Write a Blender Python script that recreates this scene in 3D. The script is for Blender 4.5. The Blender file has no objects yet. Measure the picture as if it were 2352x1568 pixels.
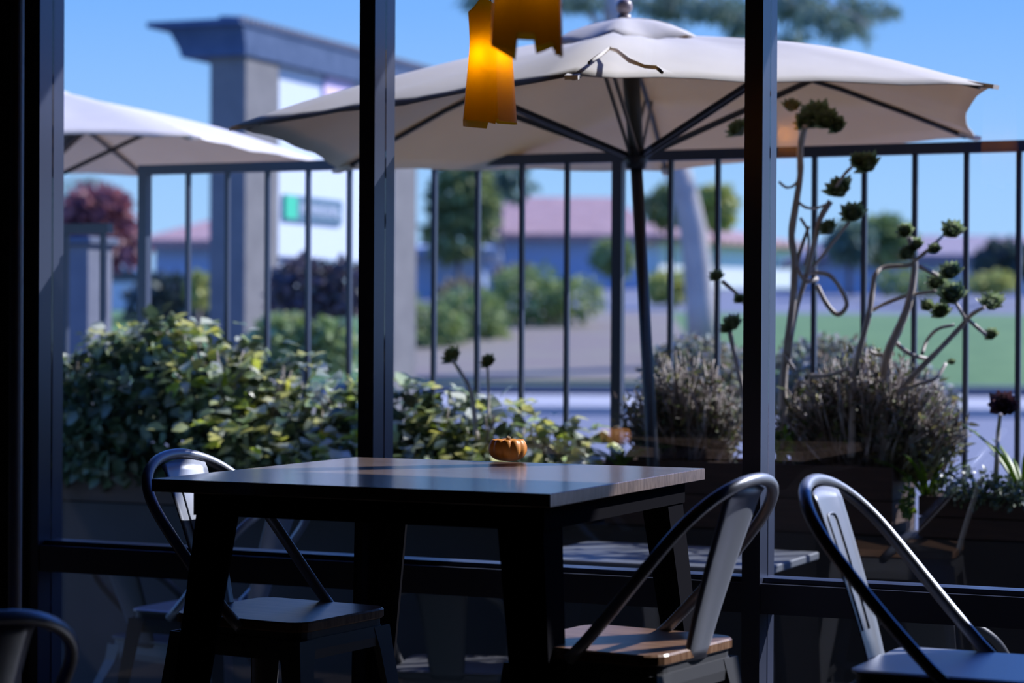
import bpy, math, random
from mathutils import Vector, Matrix, Quaternion
random.seed(7)
PI = math.pi
scene = bpy.context.scene
COL = scene.collection

# ------------------------------------------------------------------ camera
F, YAW, PITCH, ROLL, H = 5178.0, .4193, .0062, .0055, 1.25
fw = Vector((-math.sin(YAW) * math.cos(PITCH), math.cos(YAW) * math.cos(PITCH), -math.sin(PITCH)))
r0 = Vector((math.cos(YAW), math.sin(YAW), 0))
u0 = r0.cross(fw)
rt = math.cos(ROLL) * r0 + math.sin(ROLL) * u0
up = -math.sin(ROLL) * r0 + math.cos(ROLL) * u0
CAM = Vector((0, 0, H))
cd = bpy.data.cameras.new('camera')
cam = bpy.data.objects.new('camera', cd)
COL.objects.link(cam)
cam.matrix_world = Matrix(((rt.x, up.x, -fw.x, 0), (rt.y, up.y, -fw.y, 0), (rt.z, up.z, -fw.z, H), (0, 0, 0, 1)))
cd.sensor_width = 36
cd.lens = F / 2352 * 36
cd.clip_end = 2000
cd.clip_start = .05
cd.dof.use_dof = True
cd.dof.focus_distance = 5.15
cd.dof.aperture_fstop = 2.9
scene.camera = cam

# ------------------------------------------------------------------ light and exposure
SUN_AZ, SUN_EL = math.radians(42), math.radians(38)      # azimuth from the window's outward normal towards +x
sd = Vector((math.sin(SUN_AZ) * math.cos(SUN_EL), math.cos(SUN_AZ) * math.cos(SUN_EL), math.sin(SUN_EL)))
sl = bpy.data.lights.new('sun', 'SUN')
sl.energy = 7.3
sl.color = (1.0, .975, .965)
sl.angle = math.radians(.6)
so = bpy.data.objects.new('sun', sl)
COL.objects.link(so)
so.rotation_euler = sd.to_track_quat('Z', 'Y').to_euler()
so.location = (6, 12, 14)

w = bpy.data.worlds.new('world')
scene.world = w
w.use_nodes = True
nt = w.node_tree
nt.nodes.clear()
tc = nt.nodes.new('ShaderNodeTexCoord')
sx = nt.nodes.new('ShaderNodeSeparateXYZ')
cr = nt.nodes.new('ShaderNodeValToRGB')
bg = nt.nodes.new('ShaderNodeBackground')
ow = nt.nodes.new('ShaderNodeOutputWorld')
nt.links.new(tc.outputs['Generated'], sx.inputs[0])
nt.links.new(sx.outputs['Z'], cr.inputs[0])
nt.links.new(cr.outputs[0], bg.inputs[0])
nt.links.new(bg.outputs[0], ow.inputs[0])
ce = cr.color_ramp.elements
ce[0].position = 0.0
ce[0].color = (.44, .69, 1.0, 1)
ce[1].position = 1.0
ce[1].color = (.06, .26, 1.4, 1)
for p_, c_ in ((.06, (.36, .63, 1.0)), (.14, (.205, .475, 1.0)), (.40, (.13, .43, 1.6))):
    e_ = ce.new(p_)
    e_.color = (*c_, 1)
bg.inputs[1].default_value = 1.14

vs = scene.view_settings
vs.view_transform = 'Standard'
vs.look = 'None'
vs.exposure = 0.0
vs.gamma = 1.0
vs.use_curve_mapping = False
scene.cycles.max_bounces = 8
scene.cycles.transparent_max_bounces = 16
scene.cycles.caustics_reflective = False
scene.cycles.caustics_refractive = False

# ------------------------------------------------------------------ helpers
def ray(px, py):
    return fw + rt * ((px - 1176) / F) - up * ((py - 784) / F)
def at_y(px, py, Y):
    r = ray(px, py); return CAM + r * (Y / r.y)
def at_z(px, py, Z):
    r = ray(px, py); return CAM + r * ((Z - H) / r.z)
def at_d(px, py, d):
    return CAM + ray(px, py) * d

def mat(name, color, rough=.6, metal=0., spec=.5, noise=None, scale=8., bump=0., trans=0., detail=4., obj_space=True, stretch=None, coat=0., island=None, tcol=None):
    m = bpy.data.materials.new(name)
    m.use_nodes = True
    n = m.node_tree
    b = n.nodes['Principled BSDF']
    b.inputs['Base Color'].default_value = (*color, 1)
    b.inputs['Roughness'].default_value = rough
    b.inputs['Metallic'].default_value = metal
    b.inputs['Specular IOR Level'].default_value = spec
    b.inputs['Coat Weight'].default_value = coat
    b.inputs['Coat Roughness'].default_value = .12
    src = None
    if noise or bump:
        t = n.nodes.new('ShaderNodeTexCoord')
        mp = n.nodes.new('ShaderNodeMapping')
        nz = n.nodes.new('ShaderNodeTexNoise')
        nz.inputs['Scale'].default_value = scale
        nz.inputs['Detail'].default_value = detail
        if stretch: mp.inputs['Scale'].default_value = stretch
        n.links.new(t.outputs['Object'], mp.inputs[0])
        n.links.new(mp.outputs[0], nz.inputs['Vector'])
        if noise:
            c = n.nodes.new('ShaderNodeValToRGB')
            c.color_ramp.elements[0].position = .35
            c.color_ramp.elements[1].position = .65
            c.color_ramp.elements[0].color = (*color, 1)
            c.color_ramp.elements[1].color = (*noise, 1)
            n.links.new(nz.outputs['Fac'], c.inputs[0])
            src = c.outputs[0]
            n.links.new(src, b.inputs['Base Color'])
        if bump:
            bp = n.nodes.new('ShaderNodeBump')
            bp.inputs['Strength'].default_value = bump
            bp.inputs['Distance'].default_value = .01
            n.links.new(nz.outputs['Fac'], bp.inputs['Height'])
            n.links.new(bp.outputs[0], b.inputs['Normal'])
    if island:
        g = n.nodes.new('ShaderNodeNewGeometry')
        c = n.nodes.new('ShaderNodeValToRGB')
        k = len(island)
        el = c.color_ramp.elements
        el[0].position = 0; el[0].color = (*island[0], 1)
        el[1].position = 1; el[1].color = (*island[-1], 1)
        for i in range(1, k - 1):
            e = el.new(i / (k - 1)); e.color = (*island[i], 1)
        n.links.new(g.outputs['Random Per Island'], c.inputs[0])
        src = c.outputs[0]
        n.links.new(src, b.inputs['Base Color'])
    if tcol: src = None
    if trans:
        o = n.nodes['Material Output']
        tr = n.nodes.new('ShaderNodeBsdfTranslucent')
        mx = n.nodes.new('ShaderNodeMixShader')
        mx.inputs[0].default_value = trans
        tr.inputs[0].default_value = (*(tcol or color), 1)
        if src: n.links.new(src, tr.inputs[0])
        n.links.new(b.outputs[0], mx.inputs[1])
        n.links.new(tr.outputs[0], mx.inputs[2])
        n.links.new(mx.outputs[0], o.inputs[0])
    return m

class MB:
    """collects shapes in world (or thing-local) coordinates and links them as one mesh"""
    def __init__(s): s.v = []; s.f = []; s.sm = []
    def add(s, vs_, fs_, smooth=False):
        o = len(s.v)
        s.v += [tuple(x) for x in vs_]
        s.f += [tuple(i + o for i in f) for f in fs_]
        s.sm += [smooth] * len(fs_)
        return s
    def box(s, x0, x1, y0, y1, z0, z1, M=None, ch=0.0):
        if ch <= 0:
            c = [(x, y, z) for z in (z0, z1) for y in (y0, y1) for x in (x0, x1)]
            fs_ = [(0, 2, 3, 1), (4, 5, 7, 6), (0, 1, 5, 4), (2, 6, 7, 3), (0, 4, 6, 2), (1, 3, 7, 5)]
            if M: c = [M @ Vector(p) for p in c]
            return s.add(c, fs_)
        # bevelled: outline in xy chamfered, lofted through chamfered z
        rings = []
        for z, i in ((z0, ch), (z0 + ch, 0), (z1 - ch, 0), (z1, ch)):
            a, b, c_, d = x0 + i, x1 - i, y0 + i, y1 - i
            k = ch * .6
            r = [(a + k, c_, z), (b - k, c_, z), (b, c_ + k, z), (b, d - k, z), (b - k, d, z), (a + k, d, z), (a, d - k, z), (a, c_ + k, z)]
            if M: r = [M @ Vector(p) for p in r]
            rings.append(r)
        return s.loft(rings, True)
    def loft(s, rings, caps=True, smooth=False, closed=True):
        n = len(rings[0]); o = len(s.v)
        for r in rings: s.v += [tuple(p) for p in r]
        for i in range(len(rings) - 1):
            for j in range(n if closed else n - 1):
                k = (j + 1) % n
                s.f.append((o + i * n + j, o + i * n + k, o + (i + 1) * n + k, o + (i + 1) * n + j)); s.sm.append(smooth)
        if caps:
            s.f.append(tuple(o + j for j in reversed(range(n)))); s.sm.append(False)
            s.f.append(tuple(o + (len(rings) - 1) * n + j for j in range(n))); s.sm.append(False)
        return s
    def tube(s, pts, rad, seg=8, caps=True):
        pts = [Vector(p) for p in pts]
        if not isinstance(rad, (list, tuple)): rad = [rad] * len(pts)
        rings = []; prev = None
        for i, p in enumerate(pts):
            if i == 0: t = pts[1] - p
            elif i == len(pts) - 1: t = p - pts[-2]
            else: t = (pts[i + 1] - p).normalized() + (p - pts[i - 1]).normalized()
            if t.length < 1e-9: t = Vector((0, 0, 1))
            t.normalize()
            if prev is None:
                a = Vector((0, 0, 1)) if abs(t.z) < .9 else Vector((1, 0, 0))
                n_ = t.cross(a).normalized()
            else:
                n_ = (prev - t * prev.dot(t))
                n_ = n_.normalized() if n_.length > 1e-6 else t.orthogonal().normalized()
            prev = n_
            b = t.cross(n_)
            rings.append([p + (n_ * math.cos(k * 2 * PI / seg) + b * math.sin(k * 2 * PI / seg)) * rad[i] for k in range(seg)])
        return s.loft(rings, caps, True)
    def bar(s, a, b, w_, h_, upv=(0, 0, 1)):
        a = Vector(a); b = Vector(b); t = (b - a).normalized()
        sd_ = t.cross(Vector(upv)).normalized(); u_ = sd_.cross(t)
        R_ = []
        for p in (a, b):
            R_.append([p + sd_ * (x * w_ / 2) + u_ * (y * h_ / 2) for x, y in ((-1, -1), (1, -1), (1, 1), (-1, 1))])
        return s.loft(R_, True)
    def sphere(s, c, r, seg=12, rings=8, sc=(1, 1, 1)):
        R_ = []
        for i in range(1, rings):
            th = PI * i / rings
            R_.append([(c[0] + r * sc[0] * math.sin(th) * math.cos(a * 2 * PI / seg), c[1] + r * sc[1] * math.sin(th) * math.sin(a * 2 * PI / seg), c[2] - r * sc[2] * math.cos(th)) for a in range(seg)])
        return s.loft(R_, True, True)
    def leaf(s, p, d, n_, L, W, curl=.15):
        """pointed leaf from p along d, normal n_"""
        sdv = d.cross(n_)
        if sdv.length < 1e-5: sdv = d.orthogonal()
        sdv.normalize(); n2 = sdv.cross(d).normalized()
        a = p; t = p + d * L - n2 * (curl * L)
        m1 = p + d * (L * .35); m2 = p + d * (L * .7) - n2 * (curl * L * .4)
        v = [a, m1 + sdv * W * .5 + n2 * W * .12, m2 + sdv * W * .36 + n2 * W * .08, t, m2 - sdv * W * .36 + n2 * W * .08, m1 - sdv * W * .5 + n2 * W * .12, m1, m2]
        return s.add(v, [(0, 1, 6), (0, 6, 5), (1, 2, 7, 6), (6, 7, 4, 5), (2, 3, 7), (7, 3, 4)], True)
    def build(s, name, material, parent=None, bevel=0, solid=0, sub=0):
        me = bpy.data.meshes.new(name)
        off = Vector((0, 0, 0))
        if parent is not None:
            q = parent
            while q is not None:
                off = off + Vector(q.location); q = q.parent
        if off.length > 0:
            v = [(x - off.x, y - off.y, z - off.z) for x, y, z in s.v]
        else: v = s.v
        me.from_pydata(v, [], s.f)
        me.polygons.foreach_set('use_smooth', s.sm)
        me.materials.append(material)
        me.update()
        o = bpy.data.objects.new(name, me)
        COL.objects.link(o)
        if parent is not None: o.parent = parent
        if solid:
            md = o.modifiers.new('solid', 'SOLIDIFY'); md.thickness = solid; md.offset = 0
        if bevel:
            md = o.modifiers.new('bevel', 'BEVEL'); md.width = bevel; md.segments = 2; md.limit_method = 'ANGLE'; md.angle_limit = math.radians(40)
        if sub:
            md = o.modifiers.new('sub', 'SUBSURF'); md.levels = sub; md.render_levels = sub
        return o

def tag(o, label, cat, group=None, kind=None):
    o['label'] = label
    o['category'] = cat
    if group: o['group'] = group
    if kind: o['kind'] = kind
    return o
def struct(o, label=None):
    o['kind'] = 'structure'
    if label: o['label'] = label
    return o
def empty(name, loc):
    o = bpy.data.objects.new(name, None)
    COL.objects.link(o)
    o.location = loc
    o.empty_display_size = .1
    return o
def copy_tree(o, parent=None):
    c = o.copy()
    COL.objects.link(c)
    c.parent = parent
    for ch in list(o.children): copy_tree(ch, c)
    return c
def rv():
    while True:
        v = Vector((random.uniform(-1, 1), random.uniform(-1, 1), random.uniform(-1, 1)))
        if .01 < v.length < 1: return v.normalized()
U = random.uniform

# ------------------------------------------------------------------ materials
M_frame = mat('bronze_frame', (.075, .09, .145), .33, .5, .5)
M_wall = mat('dark_wall', (.016, .015, .019), .85, noise=(.02, .019, .023))
M_ceil = mat('dark_ceiling', (.03, .03, .034), .9)
M_floor = mat('interior_floor', (.07, .055, .045), .4, noise=(.05, .04, .034), scale=3)
M_pipe = mat('grey_pipe', (.62, .64, .70), .5)
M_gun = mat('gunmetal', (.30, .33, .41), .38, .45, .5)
M_gun_dark = mat('gunmetal_dark', (.075, .078, .09), .5, .1, .3)  # darker copy of gunmetal: shade on frames and legs put into the colour
M_black = mat('black_metal', (.012, .012, .015), .6, 0, 0.)
def wood(name, c1, c2, rough, coat=.0):
    m = mat(name, c1, rough, 0, .5, coat=coat)
    n = m.node_tree; b = n.nodes['Principled BSDF']
    t = n.nodes.new('ShaderNodeTexCoord'); mp = n.nodes.new('ShaderNodeMapping')
    mp.inputs['Scale'].default_value = (2.5, 42, 8)
    nz = n.nodes.new('ShaderNodeTexNoise'); nz.inputs['Scale'].default_value = 2.4; nz.inputs['Detail'].default_value = 8; nz.inputs['Distortion'].default_value = .9
    c = n.nodes.new('ShaderNodeValToRGB')
    c.color_ramp.elements[0].position = .38; c.color_ramp.elements[0].color = (*c1, 1)
    c.color_ramp.elements[1].position = .66; c.color_ramp.elements[1].color = (*c2, 1)
    bp = n.nodes.new('ShaderNodeBump'); bp.inputs['Strength'].default_value = .12; bp.inputs['Distance'].default_value = .0006
    n.links.new(t.outputs['Object'], mp.inputs[0]); n.links.new(mp.outputs[0], nz.inputs['Vector'])
    n.links.new(nz.outputs['Fac'], c.inputs[0]); n.links.new(c.outputs[0], b.inputs['Base Color'])
    n.links.new(nz.outputs['Fac'], bp.inputs['Height']); n.links.new(bp.outputs[0], b.inputs['Normal'])
    return m
M_wood = wood('walnut_wood', (.12, .085, .07), (.21, .155, .13), .26, .3)
M_seat = wood('seat_wood', (.16, .085, .05), (.30, .18, .115), .3)
M_canvas = mat('canvas', (.78, .765, .75), .85, 0, .2, noise=(.74, .725, .71), scale=5, bump=.15, trans=.22, tcol=(.96, .69, .37))
M_sleeve = mat('pole_sleeve', (.06, .055, .04), .5)
M_rib = mat('umbrella_metal', (.018, .02, .03), .4, .2)
M_rail = mat('fence_paint', (.05, .065, .11), .4, 0)
M_planter = mat('planter_wood', (.075, .04, .03), .75, noise=(.05, .028, .022), scale=6, stretch=(1, 1, 8), bump=.3)
M_lowwall = mat('patio_wall', (.045, .036, .034), .85, noise=(.035, .03, .028), scale=5, bump=.2)
M_patio = mat('patio_floor', (.10, .095, .09), .8, noise=(.085, .08, .075))
M_soil = mat('soil', (.05, .035, .025), .95, bump=.5, scale=30)
M_pump = mat('pumpkin_skin', (.74, .27, .05), .42, noise=(.82, .34, .07), scale=14)
M_stem = mat('dry_stem', (.25, .16, .07), .8)
M_cord = mat('cord', (.01, .01, .01), .5)
M_finial = mat('finial_wood', (.28, .22, .22), .35)

def glass_mat():
    m = bpy.data.materials.new('window_glass'); m.use_nodes = True
    n = m.node_tree; n.nodes.clear()
    o = n.nodes.new('ShaderNodeOutputMaterial'); mx = n.nodes.new('ShaderNodeMixShader')
    t = n.nodes.new('ShaderNodeBsdfTransparent'); g = n.nodes.new('ShaderNodeBsdfGlossy')
    lw = n.nodes.new('ShaderNodeLayerWeight'); lw.inputs[0].default_value = .5
    pw = n.nodes.new('ShaderNodeMath'); pw.operation = 'POWER'; pw.inputs[1].default_value = 4
    ml = n.nodes.new('ShaderNodeMath'); ml.operation = 'MULTIPLY_ADD'; ml.inputs[1].default_value = .8; ml.inputs[2].default_value = .065
    t.inputs[0].default_value = (.985, .99, 1, 1)
    g.inputs['Color'].default_value = (1, 1, 1, 1); g.inputs['Roughness'].default_value = 0
    n.links.new(lw.outputs['Facing'], pw.inputs[0]); n.links.new(pw.outputs[0], ml.inputs[0])
    n.links.new(ml.outputs[0], mx.inputs[0]); n.links.new(t.outputs[0], mx.inputs[1]); n.links.new(g.outputs[0], mx.inputs[2])
    n.links.new(mx.outputs[0], o.inputs[0])
    return m
M_glass = glass_mat()

def amber_mat():
    m = bpy.data.materials.new('amber_shade'); m.use_nodes = True
    n = m.node_tree; n.nodes.clear()
    o = n.nodes.new('ShaderNodeOutputMaterial'); mx = n.nodes.new('ShaderNodeMixShader'); m2 = n.nodes.new('ShaderNodeMixShader')
    t = n.nodes.new('ShaderNodeBsdfTransparent'); tl = n.nodes.new('ShaderNodeBsdfTranslucent'); p = n.nodes.new('ShaderNodeBsdfPrincipled')
    t.inputs[0].default_value = (.80, .54, .07, 1); tl.inputs[0].default_value = (.92, .60, .02, 1)
    p.inputs['Base Color'].default_value = (.42, .25, .03, 1); p.inputs['Roughness'].default_value = .35
    mx.inputs[0].default_value = .62; m2.inputs[0].default_value = .15
    n.links.new(p.outputs[0], mx.inputs[1]); n.links.new(tl.outputs[0], mx.inputs[2])
    n.links.new(mx.outputs[0], m2.inputs[1]); n.links.new(t.outputs[0], m2.inputs[2]); n.links.new(m2.outputs[0], o.inputs[0])
    return m
M_amber = amber_mat()
def emit(name, col, s):
    m = bpy.data.materials.new(name); m.use_nodes = True
    b = m.node_tree.nodes['Principled BSDF']
    b.inputs['Base Color'].default_value = (*col, 1); b.inputs['Emission Color'].default_value = (*col, 1); b.inputs['Emission Strength'].default_value = s
    return m
M_bulb = emit('lit_bulb', (1, .80, .40), 13)
M_fill_glow = emit('fill_glow_bulb', (1, .80, .40), 4.0)  # for the unlit lamp: weak glow added for sky light through its shade

# ------------------------------------------------------------------ the room shell
YW = 5.25            # interior face of the window frames
DEP = .115
FW = .046
MX = [-3.843 + i * 1.060 for i in range(4)]      # left edges of the four mullions
SILL = .642
HEAD = 2.60
MB().box(-4.6, 3.2, -3.0, YW + .2, -.1, 0).build('floor', M_floor)['kind'] = 'structure'
MB().box(-4.6, 3.2, -3.0, YW + .2, 2.72, 2.9).build('ceiling', M_ceil)['kind'] = 'structure'
MB().box(-4.6, 3.2, -3.1, -3.0, -.1, 2.9).build('wall_back', M_wall)['kind'] = 'structure'
MB().box(3.2, 3.3, -3.1, YW + .2, -.1, 2.9).build('wall_right', M_wall)['kind'] = 'structure'
MB().box(-4.7, -4.6, -3.1, YW + .2, -.1, 2.9).build('wall_left', M_wall)['kind'] = 'structure'
fr = MB()
fr.box(-4.6, MX[0] - .001, YW - .03, YW + DEP, 0, 2.72)
fr.box(MX[0] - .001, 3.2, YW - .02, YW + .2, HEAD + .05, 2.72)
fr.build('wall_front', M_wall)['kind'] = 'structure'

# mullions: dark box section with a glazing pocket recess down the middle of each side
def mullion(x0, name):
    m = MB()
    prof = [(0, 0), (FW, 0), (FW, .058), (FW - .006, .058), (FW - .006, .066), (FW, .066), (FW, DEP), (0, DEP), (0, .066), (.006, .066), (.006, .058), (0, .058)]
    m.loft([[(x0 + a, YW + b, z) for a, b in prof] for z in (0, HEAD + .05)], True)
    return struct(m.build(name, M_frame))
for i, x in enumerate(MX):
    mullion(x, 'trim_%d' % (i + 1))
for i in range(4):
    x0 = MX[i] + FW
    x1 = MX[i + 1] if i < 3 else 3.2
    if i == 3: x1 = x0 + .57
    root = struct(empty('window_%d' % (i + 1), (x0, YW, 0)))
    r = MB().box(x0, x1, YW + .004, YW + DEP, SILL - .085, SILL - .012)
    r.box(x0, x1, YW + .03, YW + DEP - .02, SILL - .012, SILL)
    r.build('sill_rail', M_frame, root)
    MB().box(x0, x1, YW + .0, YW + DEP, HEAD, HEAD + .05).build('head_rail', M_frame, root)
    MB().box(x0, x1, YW + .0, YW + DEP, .0, .06).build('bottom_rail', M_frame, root)
    MB().box(x0, x1, YW + .059, YW + .065, SILL, HEAD).build('upper_pane', M_glass, root)
    MB().box(x0, x1, YW + .059, YW + .065, .06, SILL - .085).build('lower_pane', M_glass, root)
x_end = MX[3] + FW + .57
mullion(x_end, 'trim_5')
struct(MB().box(x_end + FW, 3.2, YW, YW + .2, 0, HEAD + .05).build('wall_front_right', M_wall))
o = MB().tube([(at_d(37, 700, 4.35).x, at_d(37, 700, 4.35).y, 0), (at_d(37, 700, 4.35).x, at_d(37, 700, 4.35).y, 2.72)], .013, 16).build('steel_pipe', M_pipe)
tag(o, 'slim grey vertical pipe at the left edge, before the dark wall', 'pipe')

# roof eave outside, above the top of the view: its edge bounds the sunlight on the table
ev = [(-8, YW + .2), (6, YW + .2), (6, 6.2), (.52, 6.2), (.40, 6.49), (-8, 6.49)]  # invented jog at the right end lets sun reach the right chairs
struct(MB().loft([[(x, y, z) for x, y in ev] for z in (3.17, 3.30)], True).build('ceiling_eave', M_ceil))
struct(MB().box(-8, 6, YW + .0, YW + .2, 2.9, 3.30).build('wall_front_upper', M_wall))

# ------------------------------------------------------------------ table
TX, TY, TW, TT = -1.7055, 4.0123, .91, .9286
tb = tag(empty('dining_table', (TX - TW / 2, TY + TW / 2, 0)), 'large square dark wooden table with tapered black metal legs, carrying the small pumpkin', 'table')
MB().box(TX - TW, TX, TY, TY + TW, TT - .027, TT, ch=.0015).build('tabletop', M_wood, tb)
ins, ah = .085, .047
ax0, ax1, ay0, ay1 = TX - TW + ins, TX - ins, TY + ins * .2, TY + TW - ins
ay0 = TY + .022
ax1 = TX - .022
ax0 = TX - TW + .09
ay1 = TY + TW - .075
az = TT - .027
for (a, b, c, d) in ((ax0, ax1, ay0, ay0 + .018), (ax0, ax1, ay1 - .018, ay1), (ax0, ax0 + .018, ay0 + .018, ay1 - .018), (ax1 - .018, ax1, ay0 + .018, ay1 - .018)):
    MB().box(a, b, c, d, az - ah, az).build('apron', M_black, tb)
def table_leg(cx, cy, sx_, sy_):
    m = MB(); rings = []
    for z, wd, off in ((az - ah + .012, .098, -.003), (.45, .078, .035), (0, .052, .075)):
        X = cx + sx_ * off; Y = cy + sy_ * off; t = .012
        pr = [(0, 0), (-wd, 0), (-wd, -.010), (-wd + .01, -t * 1.5), (-t * 1.5, -t * 1.5), (-t * 1.5, -wd + .01), (-.010, -wd), (0, -wd)]
        rings.append([(X + sx_ * a, Y + sy_ * b, z) for a, b in (pr if sx_ * sy_ > 0 else pr[::-1])])
    m.loft(rings, True)
    for z in ((az - ah + .012),): pass
    return m.build('leg', M_black, tb)
for sx_, cx in ((-1, ax0 + .002), (1, ax1 - .002)):
    for sy_, cy in ((-1, ay0 + .002), (1, ay1 - .002)):
        table_leg(cx, cy, sx_, sy_)

# pumpkin
def pumpkin(c, R, Hh):
    root = tag(empty('pumpkin', c), 'small ribbed orange pumpkin on the square wooden table', 'pumpkin')
    m = MB(); seg = 80; n = 22; rings = []
    for i in range(1, n):
        th = PI * i / n
        rr = math.sin(th) ** .62; zz = -math.cos(th)
        ring = []
        for k in range(seg):
            a = 2 * PI * k / seg
            lob = abs(math.cos(a * 5.5 + .4))
            rib = 1 - .11 * (1 - lob ** .55) * (math.sin(th) ** .3)
            z = zz * Hh / 2
            if zz > .72: z -= (zz - .72) * Hh * .75
            z += (lob ** .6) * .05 * Hh * max(0, zz)
            ring.append((c[0] + R * rr * rib * math.cos(a), c[1] + R * rr * rib * math.sin(a), c[2] + Hh / 2 + z))
        rings.append(ring)
    m.loft(rings, True, True)
    m.build('body', M_pump, root)
    z = c[2] + Hh * .74
    MB().tube([(c[0], c[1], z), (c[0] + .001, c[1], z + .008), (c[0] + .004, c[1] - .002, z + .014)], [.008, .005, .0055], 7).build('stem', M_stem, root)
pc = at_z(1166, 1058, TT)
pumpkin((pc.x, pc.y, TT), .047, .059)

# ------------------------------------------------------------------ chairs
def make_chair(seat_z, wooden=True, top=.32, metal=M_gun):
    """steel bistro chair facing +x, its seat centre over the origin"""
    root = empty('metal_chair', (0, 0, 0))
    S = .175
    def sq(r, z, k=.045, n=5):
        out = []
        for cx, cy, a0 in ((r - k, r - k, 0), (-r + k, r - k, PI / 2), (-r + k, -r + k, PI), (r - k, -r + k, 1.5 * PI)):
            for j in range(n + 1):
                a = a0 + j * PI / 2 / n
                out.append((cx + k * math.cos(a), cy + k * math.sin(a), z))
        return out
    m = MB()
    if wooden:
        m.loft([sq(S - .003, seat_z - .022), sq(S, seat_z - .019), sq(S, seat_z - .004), sq(S - .003, seat_z)], True)
        m.build('seat', M_seat, root)
    else:
        m.loft([sq(S - .003, seat_z - .010), sq(S, seat_z - .008), sq(S, seat_z - .003), sq(S - .006, seat_z)], True)
        m.build('seat', metal, root)
    t = seat_z - .022 if wooden else seat_z - .01
    f = MB()
    f.loft([sq(S - .006, t - .016), sq(S - .006, t - .001), sq(S - .010, t - .001), sq(S - .010, t - .016)], False)
    f.loft([sq(S - .004, t - .060), sq(S - .002, t - .040), sq(S - .004, t - .016), sq(S - .03, t - .014)], False)
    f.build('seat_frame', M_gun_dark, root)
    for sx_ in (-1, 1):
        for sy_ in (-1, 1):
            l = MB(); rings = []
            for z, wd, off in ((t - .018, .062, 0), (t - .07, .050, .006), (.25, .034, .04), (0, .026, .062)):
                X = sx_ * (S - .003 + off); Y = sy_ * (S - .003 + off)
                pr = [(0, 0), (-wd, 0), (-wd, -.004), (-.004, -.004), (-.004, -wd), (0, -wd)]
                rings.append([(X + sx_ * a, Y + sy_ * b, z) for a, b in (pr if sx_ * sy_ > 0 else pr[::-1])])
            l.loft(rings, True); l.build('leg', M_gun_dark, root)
    if seat_z > .55:
        q = S + .028
        for a, b in (((-q, -q), (q, -q)), ((q, -q), (q, q)), ((q, q), (-q, q)), ((-q, q), (-q, -q))):
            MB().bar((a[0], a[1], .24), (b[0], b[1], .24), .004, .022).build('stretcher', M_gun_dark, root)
    # hoop: two arms rising backwards from the seat sides, joined by a round crest
    th = seat_z + top; hw = .176
    pts = []
    xa, xb = .02, -.295
    def hoop(u):                     # u 0..1 along one arm; returns x,z from landing to crest start
        return xa + (xb - xa) * u ** .92, seat_z - .02 + (th - seat_z + .02) * u
    for k in range(8):
        u_ = k / 7 * .62
        x, z = hoop(u_); pts.append((x, -(hw + .012 * math.sin(PI * u_)), z))
    for k in range(1, 24):
        a = PI * k / 24
        u_ = .62 + .38 * math.sin(a) ** .85
        x, z = hoop(min(u_, 1)); pts.append((x, -(hw + .010) * math.cos(a), z))
    for k in range(7, -1, -1):
        u_ = k / 7 * .62
        x, z = hoop(u_); pts.append((x, (hw + .012 * math.sin(PI * u_)), z))
    MB().tube(pts, .0122, 12).build('back_hoop', metal, root)
    # splat with a pressed panel
    sp = MB(); N = 14
    rows = []
    for k in range(N + 1):
        v = k / N
        z = seat_z - .025 + (th - .012 - seat_z + .025) * v
        x = -S + .004 + (xb + S + .012) * v ** 1.15
        wdt = .050 + .028 * v
        row = []
        for j in range(9):
            q = j / 8 * 2 - 1
            dz = -.010 * (q * q) if k == N else 0
            row.append((x + .010 * q * q - .004, q * wdt, z + dz))
        rows.append(row)
    sp.loft(rows, False, True, closed=False)
    spo = sp.build('backrest', metal, root, solid=.003)
    em = MB(); path = []
    def on(v, y, off=.0028):
        return (-S + .004 + (xb + S + .012) * v ** 1.15 - .002 + off, y, seat_z - .025 + (th - .012 - seat_z + .025) * v)
    for v in (.22, .4, .6, .75, .82): path.append(on(v, -.018 - .010 * v))
    path += [on(.845, -.022), on(.855, -.012), on(.855, .012), on(.845, .022)]
    for v in (.82, .75, .6, .4, .22): path.append(on(v, .018 + .010 * v))
    em.tube(path, .0018, 6).build('pressed_rib', metal, spo)
    return root
def place(root, px, py, ztop, deg, xb=-.295):
    p = at_z(px, py, ztop)
    a = math.radians(deg)
    root.location = (p.x - xb * math.cos(a), p.y - xb * math.sin(a), 0)
    root.rotation_euler = (0, 0, a)
    return root
CH = make_chair(.628, top=.332)
tag(CH, 'tall metal chair with wooden seat pushed in at the left of the square table', 'chair', 'metal bistro chairs in the room')
place(CH, 404, 1042, .960, -6)
c1 = copy_tree(CH); tag(c1, 'tall metal chair at the right end of the square table, seen from behind', 'chair', 'metal bistro chairs in the room')
place(c1, 1738, 1100, .96, 172)
CM = make_chair(.628, False, top=.332)
tag(CM, 'metal chair with flat blue-shining metal seat right of the table, facing right', 'chair', 'metal bistro chairs in the room')
place(CM, 1870, 1102, .96, -2)
CL = make_chair(.45, False, metal=M_gun)
tag(CL, 'lower metal chair cut off by the bottom left corner of the view', 'chair', 'metal bistro chairs in the room')
place(CL, -2, 1424, .765, 155)

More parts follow.
